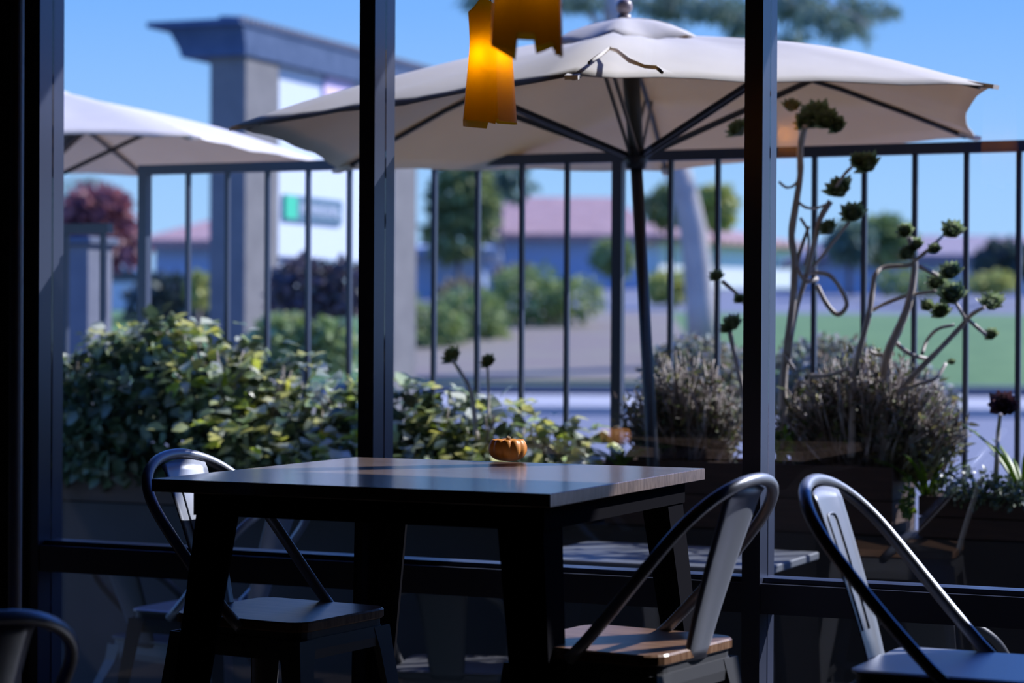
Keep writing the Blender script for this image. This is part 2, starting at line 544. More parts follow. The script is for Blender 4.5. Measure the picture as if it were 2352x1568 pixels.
# ------------------------------------------------------------------ pendant lamps
def pendant(px, ptop, pbot, d, wt, wm, wb, bottoms, rot, label, bulb_py, lit=True):
    pt = at_d(px, ptop, d); pb = at_d(px, pbot, d)
    Lz = pt.z - pb.z
    root = tag(empty('pendant_lamp', (pt.x, pt.y, pb.z)), label, 'lamp', 'amber pendant lamps')
    m = MB(); N = 96; rows = []
    for k in range(13):
        v = k / 12
        row = []
        for j in range(N):
            a = 2 * PI * j / N + rot
            # rounded square cross-section
            c_, s_ = math.cos(a - rot), math.sin(a - rot)
            e = (abs(c_) ** 5 + abs(s_) ** 5) ** (-1 / 5)
            wv = wt + (wm - wt) * min(v / .3, 1) if v < .3 else wm + (wb - wm) * (v - .3) / .7
            off_ = Vector((math.cos(a), math.sin(a), 0)); drop = bottoms(off_.dot(r0) * e / 1.12, off_.dot(fw) < 0)
            z = pt.z - v * (Lz - drop * Lz) + (1 - v) * .012 * math.sin(3 * a)
            row.append((pt.x + wv * e * math.cos(a), pt.y + wv * e * math.sin(a), z))
        rows.append(row)
    m.loft(rows, False, False)
    m.build('shade', M_amber, root, solid=.0025)
    bz = at_d(px, bulb_py, d).z
    MB().sphere((pt.x, pt.y, bz), .024, 16, 12, (1, 1, 1.2)).build('bulb', M_bulb if lit else M_fill_glow, root)
    MB().tube([(pt.x, pt.y, bz + .024), (pt.x, pt.y, bz + .06)], .012, 12).build('socket', M_cord, root)
    MB().tube([(pt.x, pt.y, bz + .05), (pt.x, pt.y, 2.72)], .0016, 6).build('cord', M_cord, root)
    return root
def bot1(q, front):
    if front: return .05 - .05 * (q + 1) / 1.25 if q < .25 else (.045 if q < .35 else .03)
    return .0 if q < -.1 else (.055 if q < .3 else .02 + .03 * (1 - q))
def bot2(q, front):
    if -.32 < q < .28: return .115 if front else .125
    if q <= -.32: return .07 * (-q - .32) / .68
    if q < .8: return .045 + .03 * (q - .28) / .52
    return 0 if front else .05
pendant(1127, 14, 290, 4.70, .037, .034, .045, bot1, math.radians(70), 'amber translucent pendant lamp glowing near its middle, hanging before the sky and parasol', 130)
pendant(1212, -260, 131, 3.75, .042, .044, .050, bot2, math.radians(50), 'darker amber pendant lamp cut off by the top edge, overlapping the glowing lamp', -60, lit=False)

# ------------------------------------------------------------------ parasols
def parasol(C_, R, ang, tx, ty, rise, apex_px, label, pole_pts, hub_z, strap=False):
    root = tag(empty('patio_umbrella', (pole_pts[-1][0], pole_pts[-1][1], -.2)), label, 'umbrella', 'beige patio umbrellas')
    def pl(x, y): return C_[2] + tx * x + ty * y
    corners = []
    for k in range(6):
        a = ang + k * PI / 3
        x, y = R * math.cos(a), R * math.sin(a)
        corners.append(Vector((C_[0] + x, C_[1] + y, pl(x, y))))
    apex = Vector((C_[0] + tx * -rise * 1.0, C_[1], C_[2] + rise))
    m = MB(); NS = 10; NR = 12
    v = []; idx = {}
    for k in range(6):
        A, B = corners[k], corners[(k + 1) % 6]
        for i in range(NR + 1):
            s_ = i / NR
            for j in range(NS):
                t = j / NS
                p = apex.lerp(A.lerp(B, t), s_)
                edge = 4 * t * (1 - t)
                p.z -= .045 * math.sin(PI * s_) * edge * .5          # sag between ribs
                p.z += .055 * math.sin(PI * s_) * (1 - s_ * .3)      # dome of the ribs
                if s_ > .86:                                          # scalloped hem drawn in between corners
                    q = (s_ - .86) / .14
                    inn = (apex - p); inn.z = 0; p += inn * (.045 * edge * q)
                    p.z += .0 * q
                p.z += .004 * math.sin(17 * t + 9 * s_ + k)
                idx[(k, i, j)] = len(v); v.append(p)
    f = []
    for k in range(6):
        for i in range(NR):
            for j in range(NS):
                k2, j2 = (k, j + 1) if j + 1 < NS else ((k + 1) % 6, 0)
                f.append((idx[(k, i, j)], idx[(k, i + 1, j)], idx[(k2, i + 1, j2)], idx[(k2, i, j2)]))
    m.add(v, f, True)
    can = m.build('canopy', M_canvas, root, solid=.003)
    if strap:
        A, B, n0 = corners[1], corners[2], None
        nn_ = (A - apex).cross(B - apex).normalized()
        if nn_.z < 0: nn_ = -nn_
        o_ = apex + Vector((0, 0, .045))
        pth = []
        for px_, py_ in ((1352, 150), (1378, 132), (1400, 116), (1418, 122), (1448, 145), (1480, 158), (1508, 160), (1520, 172)):
            rr_ = ray(px_, py_); t_ = (o_ - CAM).dot(nn_) / rr_.dot(nn_)
            pth.append(CAM + rr_ * t_ + nn_ * .006)
        MB().tube(pth, [.004, .006, .005, .006, .007, .005, .006, .004], 6).build('tie_strap', M_canvas, can)
    # corner pockets
    for c in corners:
        pk = MB()
        d_ = (apex - c); d_.z = 0; d_.normalize()
        pk.bar(c + Vector((0, 0, -.008)) - d_ * .012, c + d_ * .07 + Vector((0, 0, .008)), .035, .012)
        pk.build('corner_pocket', M_canvas, can)
    # vent cap
    vc = MB(); v = []; f = []
    vr = .30
    for i in range(6):
        s_ = i / 5
        for j in range(36):
            a = ang + j * PI / 18
            k = (j % 6) / 6
            rr = vr * s_ * (math.cos(PI / 6) / math.cos(((j * PI / 18) % (PI / 3)) - PI / 6))
            z = apex.z + .055 - s_ * s_ * .085 - s_ * .02 + (.016 * math.sin(j * 1.3) * s_ ** 3)
            v.append((apex.x + rr * math.cos(a), apex.y + rr * math.sin(a), z + tx * rr * math.cos(a)))
    for i in range(5):
        for j in range(36):
            f.append((i * 36 + j, (i + 1) * 36 + j, (i + 1) * 36 + (j + 1) % 36, i * 36 + (j + 1) % 36))
    vc.add(v, f, True); vc.build('vent_cap', M_canvas, root, solid=.003)
    fz = apex.z + .055
    MB().tube([(apex.x, apex.y, fz - .01), (apex.x, apex.y, fz + .012)], .022, 14).sphere((apex.x, apex.y, fz + .038), .027, 16, 12).build('finial', M_finial, root)
    # pole
    MB().tube(pole_pts, .019, 14).build('pole', M_rib, root)
    hub = Vector(pole_pts[0]).lerp(Vector(pole_pts[-1]), (pole_pts[0][2] - hub_z) / (pole_pts[0][2] - pole_pts[-1][2]))
    MB().tube([hub + Vector((0, 0, .035)), hub, hub - Vector((0, 0, .03))], [.026, .038, .030], 14).build('runner_hub', M_rib, root)
    MB().tube([hub + Vector((0, 0, .03)), hub.lerp(Vector(pole_pts[0]), .5), Vector(pole_pts[0])], [.024, .027, .030], 14).build('sleeve', M_sleeve, root)
    for k in range(6):
        A = corners[k]
        def rp(s_):
            p = apex.lerp(A, s_); p.z += .055 * math.sin(PI * s_) * (1 - s_ * .3) - .014; return p
        r_ = MB().tube([rp(s_) for s_ in (.03, .2, .4, .6, .8, .97)], .0085, 6).build('rib', M_rib, root)
        q = rp(.52)
        d_ = (q - hub).normalized(); sdv = d_.cross(Vector((0, 0, 1))).normalized() * .013
        s2 = MB().bar(hub + sdv, q + sdv, .007, .016).bar(hub - sdv, q - sdv, .007, .016)
        s2.build('strut', M_rib, r_)
    b = pole_pts[-1]
    MB().tube([(b[0], b[1], -.2), (b[0], b[1], -.15), (b[0], b[1], -.145)], [.24, .24, .2], 24).tube([(b[0], b[1], -.15), (b[0], b[1], .02)], .03, 12).build('base', M_rib, root)
    return root
UC = (-2.56, 6.63, 1.868)
pb = at_y(1500, 1070, 6.63)
top = Vector((UC[0] - .0, UC[1], 2.2))
bot = top + (Vector((pb.x, 6.63, pb.z)) - top) * ((2.2 + .2) / (2.2 - pb.z))
parasol(UC, 1.264, 3.918, .05, -.018, .30, None, 'large beige patio umbrella with dark ribs in the middle of the patio', [tuple(top), tuple(bot)], 1.78, strap=True)
UC2 = (-5.52, 7.42, 1.93)
parasol(UC2, 1.27, -.39, 0, 0, .26, None, 'beige patio umbrella farther left, cut off by the window jamb', [(UC2[0], UC2[1], 2.18), (UC2[0], UC2[1], -.2)], 1.75)

# ------------------------------------------------------------------ patio
struct(MB().box(-9, 4, YW + .2, 7.45, -.3, -.2).build('floor_patio', M_patio))
struct(MB().box(-6.6, 4, 6.92, 7.22, -.2, .60).build('wall_patio', M_lowwall))
GZ = -.3
ZB = .603
def planter(x0, x1, y0, y1, z0, z1, label):
    root = tag(empty('planter_box', ((x0 + x1) / 2, (y0 + y1) / 2, z0)), label, 'planter', 'brown wooden planter boxes on the patio wall')
    m = MB(); t = .02
    for a in range(2):
        za, zb = z0 + (z1 - z0) * a / 2 + .002, z0 + (z1 - z0) * (a + 1) / 2 - .002
        m.box(x0, x1, y0, y0 + t, za, zb); m.box(x0, x1, y1 - t, y1, za, zb)
        m.box(x0, x0 + t, y0 + t, y1 - t, za, zb); m.box(x1 - t, x1, y0 + t, y1 - t, za, zb)
    m.build('boards', M_planter, root)
    MB().box(x0 + t, x1 - t, y0 + t, y1 - t, z0, z1 - .03).build('soil', M_soil, root)
    return root
PA = at_y(2045, 1070, 6.9)
planter(-2.75, PA.x, 6.93, 7.21, ZB, .82, 'long brown wooden planter box behind the right chair back, holding the branching succulents')
planter(-1.70, -.55, 6.93, 7.21, ZB, .735, 'low dark planter box at the right edge, holding strappy leaves')
planter(-5.3, -2.80, 6.93, 7.21, ZB, .80, 'brown planter box under the leafy hedge behind the left chair')

# fence
FY = 7.3
fz = 1.842
def fence():
    xL = -4.794
    root = tag(empty('metal_fence', (-2.5, FY, GZ)), 'dark metal picket railing running behind the planters and umbrella', 'fence')
    MB().box(xL - .019, -.2, FY - .02, FY + .02, fz - .017, fz + .019).build('top_rail', M_rail, root)
    MB().box(xL - .019, -.2, FY - .015, FY + .015, .32, .35).build('bottom_rail', M_rail, root)
    posts = [xL, -2.852, -.94]
    for p in posts:
        MB().box(p - .019, p + .019, FY - .019, FY + .019, GZ, fz - .017).build('post', M_rail, root)
    xs = [-4.599 + k * .1727 for k in range(10)] + [-2.659 + k * .1701 for k in range(10)]
    for x in xs + [-.76, -.59, -.42]:
        MB().box(x - .0085, x + .0085, FY - .0085, FY + .0085, .35, fz - .017).build('picket', M_rail, root)
fence()
gp = at_y(150, 526, FY + .3)
g2 = at_y(254, 526, FY + .3)
groot = tag(empty('side_gate', (gp.x, FY + .3, GZ)), 'lower dark metal gate left of the fence end post', 'gate')
MB().box(gp.x - 1.0, g2.x, FY + .28, FY + .32, gp.z - .02, gp.z + .02).build('top_rail', M_rail, groot)
for px in (152, 237):
    q = at_y(px, 600, FY + .3)
    MB().box(q.x - .010, q.x + .010, FY + .29, FY + .31, GZ, gp.z - .02).build('picket', M_rail, groot)

sp_ = at_d(190, 545, 13)
k_ = 13 / F
spr = tag(empty('stone_pillar', (sp_.x, sp_.y, -.3)), 'short dark stone pillar with a pale lit side behind the gate at the far left', 'pillar')
MB().box(sp_.x - .14, sp_.x + .12, sp_.y - .12, sp_.y + .12, -.3, sp_.z - .05).build('shaft', mat('pillar_stone', (.13, .14, .17), .8, noise=(.16, .17, .20), scale=6), spr)
MB().box(sp_.x - .17, sp_.x + .15, sp_.y - .15, sp_.y + .15, sp_.z - .05, sp_.z, ch=.01).build('cap', mat('pillar_cap', (.08, .10, .14), .8), spr)

# patio furniture seen through the glass
M_gun2 = M_gun
PC = make_chair(.43, False, top=.27, metal=M_gun_dark)
def pchair(o, px, py, Y, deg, label, zt=.50):
    p = at_y(px, py, Y); a = math.radians(deg)
    o.location = (p.x + .295 * math.cos(a), p.y + .295 * math.sin(a), -.2)
    o.rotation_euler = (0, 0, a)
    tag(o, label, 'chair', 'metal patio chairs outside the glass')
pchair(PC, 262, 1312, 6.08, 75, 'metal patio chair outside the glass behind the left table leg')
PT = make_chair(.60, False, top=.33)
pchair(PT, 668, 1165, 5.86, 176, 'taller metal patio chair outside, seen under the left half of the square table')
for px, deg, lab in ((1010, 105, 'metal patio chair outside, seen between the two middle table legs'), (2120, 80, 'metal patio chair outside, seen low behind the chair right of the table')):
    pchair(copy_tree(PC), px, 1345, 5.9, deg, lab)
tq = at_y(1837, 1290, 6.35)
ptab = tag(empty('patio_table', (tq.x - .4, 6.3, -.2)), 'pale patio table outside, sunlit top seen under the square table', 'table')
M_ptop = mat('patio_tabletop', (.20, .22, .26), .35, .3)
MB().box(tq.x - .75, tq.x, 5.98, 6.55, tq.z - .012, tq.z + .012, ch=.004).build('tabletop', M_ptop, ptab)
MB().tube([(tq.x - .375, 6.27, -.19), (tq.x - .375, 6.27, tq.z - .012)], .03, 12).build('pedestal', M_black, ptab)
MB().box(tq.x - .6, tq.x - .15, 6.24, 6.30, -.2, -.17).box(tq.x - .405, tq.x - .345, 6.05, 6.5, -.2, -.17).build('foot', M_black, ptab)

# ------------------------------------------------------------------ plants on the patio
def greens(*a): return a
M_leaf_sunlit = mat('sunlit_leaf', (.4, .45, .1), .3, 0, .9, trans=.45, island=[(.40, .58, .05), (.86, .82, .16), (.88, .92, .84), (.10, .18, .05), (.90, .84, .30), (.50, .66, .30), (.84, .88, .80), (.06, .12, .04)])  # own lime variegation, paled further for sun and glints on the hedge top
M_leaf_hedge = mat('hedge_leaf', (.1, .2, .05), .35, 0, .6, trans=.2, island=[(.04, .07, .03), (.09, .14, .05), (.05, .08, .04), (.14, .20, .10), (.06, .10, .05), (.22, .26, .18), (.05, .09, .04), (.10, .12, .06)])  # leaf colour darkened for the shaded lower hedge
M_leaf_gray = mat('grey_leaf', (.2, .22, .16), .7, 0, .3, trans=.25, island=[(.16, .20, .12), (.50, .54, .46), (.10, .12, .07), (.62, .58, .54), (.30, .20, .13), (.34, .38, .16), (.14, .12, .10)])
M_leaf_dry = mat('dry_leaf', (.1, .1, .08), .6, trans=.25, island=[(.08, .10, .06), (.20, .21, .16), (.06, .07, .05), (.42, .39, .37), (.16, .10, .07), (.20, .25, .08), (.09, .07, .06), (.45, .42, .15)])
M_twig = mat('twig', (.20, .15, .13), .6, noise=(.60, .54, .50), scale=20)
M_twig_pale = mat('pale_stem', (.42, .37, .33), .5, noise=(.56, .50, .45), scale=15, bump=.3)
M_rosette = mat('succulent_leaf', (.10, .16, .05), .4, 0, .5, trans=.5, island=[(.16, .23, .10), (.26, .35, .16), (.38, .44, .24), (.22, .27, .18)])
M_rosette_y = mat('succulent_leaf_yellow', (.3, .3, .08), .45, trans=.2, island=[(.24, .25, .08), (.36, .34, .10), (.16, .2, .07)])
M_rosette_p = mat('succulent_leaf_purple', (.14, .06, .08), .45, trans=.15, island=[(.12, .05, .06), (.2, .10, .11), (.09, .06, .05)])
M_blade = mat('blade_leaf', (.12, .25, .03), .4, trans=.4, island=[(.10, .2, .03), (.22, .34, .04), (.06, .12, .03)])

def leaf_cloud(m, blobs, n, L, W, fill=.35, droop=.2, flat=0.):
    # flat > 0 turns the blades towards the light from above
    tot = sum(b[1][0] * b[1][1] * b[1][2] for b in blobs)
    for c, r in blobs:
        k = int(n * r[0] * r[1] * r[2] / tot)
        for _ in range(k):
            d = rv()
            q = U(fill, 1) ** .6
            p = Vector((c[0] + d.x * r[0] * q, c[1] + d.y * r[1] * q, c[2] + d.z * r[2] * q))
            dd = (d * .6 + rv() * .8 + Vector((0, 0, -droop))).normalized()
            nn = (rv() * (1 - flat * .6) + Vector((0, -.2, .7 + flat))).normalized()
            if flat: dd.z *= .35; dd.normalize()
            s_ = U(.6, 1.25)
            m.leaf(p, dd, nn, L * s_, W * s_)
# hedge, one bush per stretch of planter
hedge_top = [(150, 845), (210, 800), (285, 750), (380, 735), (470, 745), (560, 780), (640, 815), (720, 850), (800, 880), (880, 880), (960, 890), (1040, 905), (1130, 925), (1220, 950), (1290, 985)]
def bush(seg, label):
    pts = hedge_top[seg[0]:seg[1]]
    c0 = at_y(pts[len(pts) // 2][0], 1100, 7.05)
    root = tag(empty('hedge_bush', (c0.x, 7.02, ZB)), label, 'bush', 'leafy hedge bushes in the planters')
    m = MB(); st = MB(); nw = MB()
    for px, py in pts:
        t = at_y(px, py, 7.05)
        zt = t.z
        dz = min(.30, .13 + .0005 * max(0, px - 250), (zt - .72) * .75)
        blobs = []
        for yl in (7.06, 6.95, 6.84):
            ztop = zt - dz * (7.12 - yl) / .34 - .025
            z = .76
            while z < ztop:
                blobs.append(((t.x + U(-.02, .02), yl + U(-.02, .02), z), (.11, .08, .09)))
                z += .09
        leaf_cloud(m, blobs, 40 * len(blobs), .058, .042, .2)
        nb = []
        fr_ = .12 if px < 400 else (.24 if px < 500 else .36)  # pale leaves reach lower where sun falls on the hedge front
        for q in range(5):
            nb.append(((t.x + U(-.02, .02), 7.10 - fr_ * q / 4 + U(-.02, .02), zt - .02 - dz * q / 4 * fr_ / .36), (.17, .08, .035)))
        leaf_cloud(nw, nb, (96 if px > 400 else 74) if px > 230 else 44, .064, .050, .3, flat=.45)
        for _ in range(4):
            st.tube([(t.x + U(-.05, .05), 7.05, .70), (t.x + U(-.05, .05), 7.0 + U(-.08, .08), (zt + .7) / 2), (t.x + U(-.07, .07), 7.0 + U(-.1, .1), zt - .04)], [.006, .005, .003], 5)
    nw.build('sunlit_leaves', M_leaf_sunlit, root)['label'] = 'lime and yellow leaves, paled for the sun on the hedge top'
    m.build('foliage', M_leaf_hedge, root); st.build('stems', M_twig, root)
bush((0, 5), 'tallest leafy green bush at the left end of the planters')
bush((5, 9), 'leafy variegated bush between the tall left bush and the centre mullion')
bush((9, 12), 'leafy yellow-green bush just right of the centre mullion')
bush((12, 15), 'low leafy bush behind the small pumpkin')

# grey twiggy shrubs
def twig_shrub(px0, px1, ptop, Y, label, n=260, rough=1., seed=1):
    random.seed(seed)
    a = at_y(px0, ptop, Y); b = at_y(px1, ptop, Y)
    cx = (a.x + b.x) / 2; hw = (b.x - a.x) / 2; zt = a.z
    z0 = .79
    root = tag(empty('dry_shrub', (cx, Y, z0)), label, 'shrub', 'grey twiggy shrubs in the planter')
    st = MB(); lf = MB()
    for i in range(n):
        t = U(-1, 1)
        x1 = cx + t * hw; top_ = z0 + (zt - z0) * (1 - .55 * t * t) * U(.45, 1.02)
        y1 = Y + U(-.13, .10)
        p0 = Vector((cx + t * hw * .45 + U(-.04, .04), Y + U(-.05, .05), z0 - .02))
        p3 = Vector((x1, y1, top_))
        p1 = p0.lerp(p3, .35) + Vector((U(-.03, .03), U(-.03, .03), -.01)); p2 = p0.lerp(p3, .7) + Vector((U(-.03, .03), U(-.03, .03), .015))
        st.tube([p0, p1, p2, p3], [.0050, .0042, .0034, .0020], 5)
        for _ in range(8):
            q = p1.lerp(p3, U(0, 1)) + Vector((U(-.02, .02), U(-.02, .02), U(-.02, .02)))
            lf.leaf(q, (rv() + Vector((0, 0, .6))).normalized(), rv(), U(.02, .046), U(.008, .016))
    st.build('twigs', M_twig, root); lf.build('foliage', M_leaf_dry, root)
twig_shrub(1440, 1712, 800, 7.08, 'grey twiggy shrub left of the right mullion, behind the table corner', 300, seed=3)
twig_shrub(1780, 2225, 800, 7.06, 'wide grey twiggy shrub right of the right mullion under the branching succulents', 460, seed=5)

# branching succulents
def rosette(m, c, r, axis=None, n=38):
    ax_ = (axis or Vector((U(-.35, .35), -.75 + U(-.3, .3), .6))).normalized()
    e1 = ax_.orthogonal().normalized(); e2 = ax_.cross(e1)
    for i in range(n):
        a = i * 2.39996; k = i / n
        d = (e1 * math.cos(a) + e2 * math.sin(a)) * (1.0 - .75 * k) + ax_ * (.55 + .75 * k)
        d.normalize()
        L = r * (1.25 - .35 * k)
        m.leaf(c - ax_ * r * .65, d, ax_, L, L * .62, -.10)
    m.sphere(c - ax_ * r * .35, r * .38, 8, 6)
def succulent(label, stems, roses, Y=6.98, leafmat=M_rosette, base=None, seed=1):
    random.seed(seed)
    b = base or stems[0][0][0]
    p0 = at_y(b[0], b[1], Y)
    root = tag(empty('branching_succulent', (p0.x, Y, .79)), label, 'plant', 'branching succulents in the planters')
    jit = {}
    def P3(px, py):
        k = (px, py)
        if k not in jit: jit[k] = U(-.035, .035)
        return at_y(px, py, Y + jit[k])
    for pts, w0, w1 in stems:
        ps = [P3(*p) for p in pts]
        # smooth with Catmull-Rom
        out = []; rr = []
        n = len(ps)
        for i in range(n - 1):
            a, b_, c, d = ps[max(i - 1, 0)], ps[i], ps[i + 1], ps[min(i + 2, n - 1)]
            for s_ in range(4):
                t = s_ / 4
                out.append(.5 * ((2 * b_) + (c - a) * t + (2 * a - 5 * b_ + 4 * c - d) * t * t + (3 * b_ - a - 3 * c + d) * t ** 3))
                rr.append(w0 + (w1 - w0) * (i + t) / (n - 1))
        out.append(ps[-1]); rr.append(w1)
        k = 7.2 / F / 2
        MB().tube(out, [x * k * U(.92, 1.08) for x in rr], 8).build('stem', M_twig_pale, root)
    for px, py, r in roses:
        m = MB(); rosette(m, P3(px, py), r * 7.1 / F * 1.5)
        m.build('rosette', leafmat, root)
succulent('tallest branching succulent with dark rosettes rising past the fence rail, right of the right mullion', [
    ([(1795, 1055), (1798, 960), (1800, 860), (1812, 760), (1822, 680), (1825, 600), (1818, 540), (1828, 470), (1838, 400), (1838, 340), (1850, 290)], 20, 15),
    ([(1812, 830), (1815, 790), (1832, 700), (1850, 640), (1870, 560), (1885, 500), (1908, 462)], 11, 14),
    ([(1920, 430), (1940, 400), (1962, 378)], 8, 7),
    ([(1790, 418), (1805, 430), (1820, 428), (1830, 418)], 6, 6),
    ([(1832, 462), (1850, 476), (1875, 478), (1895, 470)], 7, 6),
    ([(1838, 500), (1855, 530), (1857, 570), (1848, 610)], 7, 6),
    ([(1850, 640), (1885, 592), (1930, 535), (1950, 510)], 9, 8),
    ([(1860, 625), (1905, 632), (1932, 665), (1945, 700), (1925, 722), (1900, 700), (1876, 655)], 10, 12),
    ([(1876, 640), (1850, 645), (1832, 612), (1840, 570), (1858, 520)], 11, 8),
    ([(1800, 815), (1815, 835), (1825, 850)], 9, 9),
], [(1872, 262, 34), (1850, 275, 24), (1898, 272, 26), (1818, 240, 18), (1922, 287, 19), (1692, 292, 24), (1925, 428, 28), (1990, 372, 26), (1970, 365, 16), (1900, 520, 19), (1958, 486, 25), (1862, 610, 10)], Y=6.95, seed=11)
succulent('spreading succulent with looping pale stems over the lawn, right of the tallest one', [
    ([(1955, 1050), (1958, 940), (1962, 860), (1978, 790), (1996, 720), (2004, 665), (2010, 632), (2032, 614), (2085, 610), (2100, 600)], 18, 9),
    ([(2035, 1050), (2030, 900), (2040, 810), (2062, 760), (2086, 700), (2098, 640), (2100, 590), (2088, 545)], 26, 12),
    ([(2100, 600), (2130, 575), (2165, 542)], 9, 7),
    ([(2112, 612), (2132, 622), (2152, 632)], 10, 10),
    ([(2004, 712), (2040, 694), (2090, 678), (2150, 668)], 9, 8),
    ([(2048, 772), (2066, 795), (2095, 815), (2130, 824)], 11, 10),
    ([(2060, 905), (2110, 850), (2160, 800), (2205, 752), (2232, 722), (2262, 705)], 16, 9),
    ([(2225, 735), (2245, 752), (2264, 768)], 9, 9),
    ([(2194, 692), (2205, 712), (2220, 735)], 8, 8),
    ([(2118, 812), (2130, 780), (2155, 755), (2192, 746)], 9, 7),
    ([(2045, 812), (2020, 815), (1995, 805)], 12, 8),
    ([(1852, 862), (1900, 862), (1950, 846)], 10, 9),
    ([(1835, 872), (1840, 892), (1864, 912)], 9, 9),
    ([(2060, 900), (2110, 882), (2150, 868), (2172, 835)], 8, 8),
], [(2078, 528, 17), (2082, 578, 20), (2102, 560, 16), (2188, 525, 22), (2146, 570, 13), (2182, 620, 22), (2150, 645, 20), (2186, 672, 26), (2160, 712, 20), (2130, 700, 14), (2278, 690, 24), (2276, 766, 14), (2185, 830, 8)], Y=6.97, seed=12)
succulent('small succulent with thin bent stems just left of the right mullion', [
    ([(1712, 1040), (1710, 930), (1698, 860), (1684, 800), (1676, 760)], 14, 12),
    ([(1760, 760), (1712, 700), (1690, 672), (1658, 645)], 8, 9),
], [(1645, 632, 15), (1698, 685, 12), (1680, 740, 21), (1668, 752, 14)], Y=6.93, seed=13)
succulent('pale stemmed succulent with yellow rosettes above the hedge, right of the centre mullion', [
    ([(1095, 1010), (1088, 940), (1078, 890), (1055, 850), (1040, 828)], 14, 9),
    ([(1122, 960), (1122, 900), (1120, 845)], 7, 6),
], [(1036, 815, 22), (1120, 828, 17)], Y=6.90, leafmat=M_rosette_y, seed=14)
succulent('single stemmed purple rosette succulent near the right edge', [
    ([(2284, 1120), (2290, 1060), (2292, 1000), (2298, 950)], 12, 9),
], [(2302, 925, 26), (2318, 935, 16)], Y=6.95, leafmat=M_rosette_p, seed=15)
random.seed(21)
def blades(px, py, Y, n, L, label, spread=.8, wid=.012, z0=None, upb=1.):
    p = at_y(px, py, Y)
    z = z0 if z0 is not None else p.z
    root = tag(empty('strappy_plant', (p.x, Y, z)), label, 'plant', 'strappy leaved plants in the planters')
    for i in range(n):
        a = U(0, 2 * PI); l_ = L * U(.6, 1.1)
        m = MB(); rows = []
        for k in range(7):
            t = k / 6
            out_ = spread * l_ * t * (0.5 + .5 * t)
            zz = z + upb * l_ * (t - .45 * t * t * spread)
            w_ = wid * (1 - t) ** .6 * (.6 + t) + .0008
            c = Vector((p.x + math.cos(a) * out_, Y + math.sin(a) * out_ * .7, zz))
            sdv = Vector((-math.sin(a), math.cos(a), 0)) * w_
            rows.append([c - sdv, c + Vector((0, 0, -w_ * .3)), c + sdv])
        m.loft(rows, False, True, closed=False)
        m.build('leaf', M_blade, root, solid=.0012)
blades(1425, 1060, 6.92, 22, .17, 'dark strappy spider plant behind the table, beside the umbrella pole', 1.1, .009, .78)
blades(2130, 1110, 6.98, 16, .24, 'bright green strappy plant left of the purple rosette, in the low planter', .8, .010, .70)
blades(2350, 1100, 6.98, 10, .34, 'strappy plant cut off by the right edge of the view', .7, .010, .70)
def small_plant(px, py, Y, label, L, n, r, m_=None, nm='trailing_plant'):
    p = at_y(px, py, Y)
    root = tag(empty(nm, (p.x, Y, .735)), label, 'plant')
    m = MB(); leaf_cloud(m, [((p.x, Y, p.z), r)], n, L, L * .7, .1)
    m.build('foliage', m_ or M_leaf_hedge, root)
    MB().tube([(p.x, Y + .02, .72), (p.x, Y, p.z)], .004, 5).build('stem', M_twig, root)
small_plant(2225, 1120, 6.93, 'small leaved trailing plant hanging over the low planter box', .02, 420, (.12, .08, .06))
small_plant(2320, 1130, 6.93, 'small leaved trailing plant at the right end of the low planter', .02, 320, (.09, .08, .05))
small_plant(1800, 1020, 6.93, 'small yellow-green plant at the foot of the right mullion', .03, 60, (.035, .05, .04), M_blade)
small_plant(2085, 1150, 6.88, 'yellow-green plant drooping between the two planter boxes', .025, 70, (.012, .03, .06), M_blade)

# ------------------------------------------------------------------ street, lawn and road beyond
M_road = mat('asphalt', (.15, .155, .18), .8, noise=(.17, .175, .20), scale=2)
M_conc = mat('concrete_kerb', (.40, .385, .37), .8, noise=(.36, .35, .34), scale=1)
M_grass = mat('lawn_grass', (.07, .155, .03), .8, noise=(.105, .20, .045), scale=1.2, detail=8)
M_dirt = mat('bare_earth', (.20, .155, .125), .9, noise=(.22, .19, .13), scale=.6, detail=8)
struct(MB().box(-150, 60, 7.45, 46, -.5, -.3).build('ground_street', M_road))
# terrain strips follow the camera-independent grid: built as planes rising away from the kerb
def strip(name, pts_near, pts_far, m_, nx=40, ny=12, bumpf=None, thick=.3):
    mb = MB(); v = []; f = []
    for j in range(ny + 1):
        for i in range(nx + 1):
            s_ = i / nx; t = j / ny
            a = Vector(pts_near[0]).lerp(Vector(pts_near[1]), s_); b = Vector(pts_far[0]).lerp(Vector(pts_far[1]), s_)
            p = a.lerp(b, t)
            if bumpf: p.z += bumpf(s_, t)
            v.append(p)
    for j in range(ny):
        for i in range(nx):
            k = j * (nx + 1) + i
            f.append((k, k + 1, k + nx + 2, k + nx + 1))
    mb.add(v, f, True)
    return struct(mb.build(name, m_))
def gd(px, d, z):
    r = ray(px, 784); p = CAM + r * d; return (p.x, p.y, z)
strip('kerb_street', (gd(900, 42, -.3)), None, None) if 0 else None
kb = MB()
a_, b_ = Vector(gd(-3000, 40, 0)), Vector(gd(5000, 40, 0))
dr = (b_ - a_).normalized(); nr = Vector((-dr.y, dr.x, 0))
kb.loft([[a_ + nr * q + Vector((0, 0, z)) for q, z in ((0, -.45), (0, -.15), (.1, -.13), (5, -.08), (5, -.45))], [b_ + nr * q + Vector((0, 0, z)) for q, z in ((0, -.45), (0, -.15), (.1, -.13), (5, -.08), (5, -.45))]], True)
struct(kb.build('kerb_street', M_conc))
ke = MB()
ke.loft([[q0 + nr * q + Vector((0, 0, z)) for q, z in ((5, -.45), (5, .11), (5.3, .13), (5.3, -.45))] for q0 in (a_, b_)], True)
struct(ke.build('trim_lawn_edge', mat('dark_edge_strip', (.10, .11, .13), .8)))  # low dark strip along the near edge of the lawn
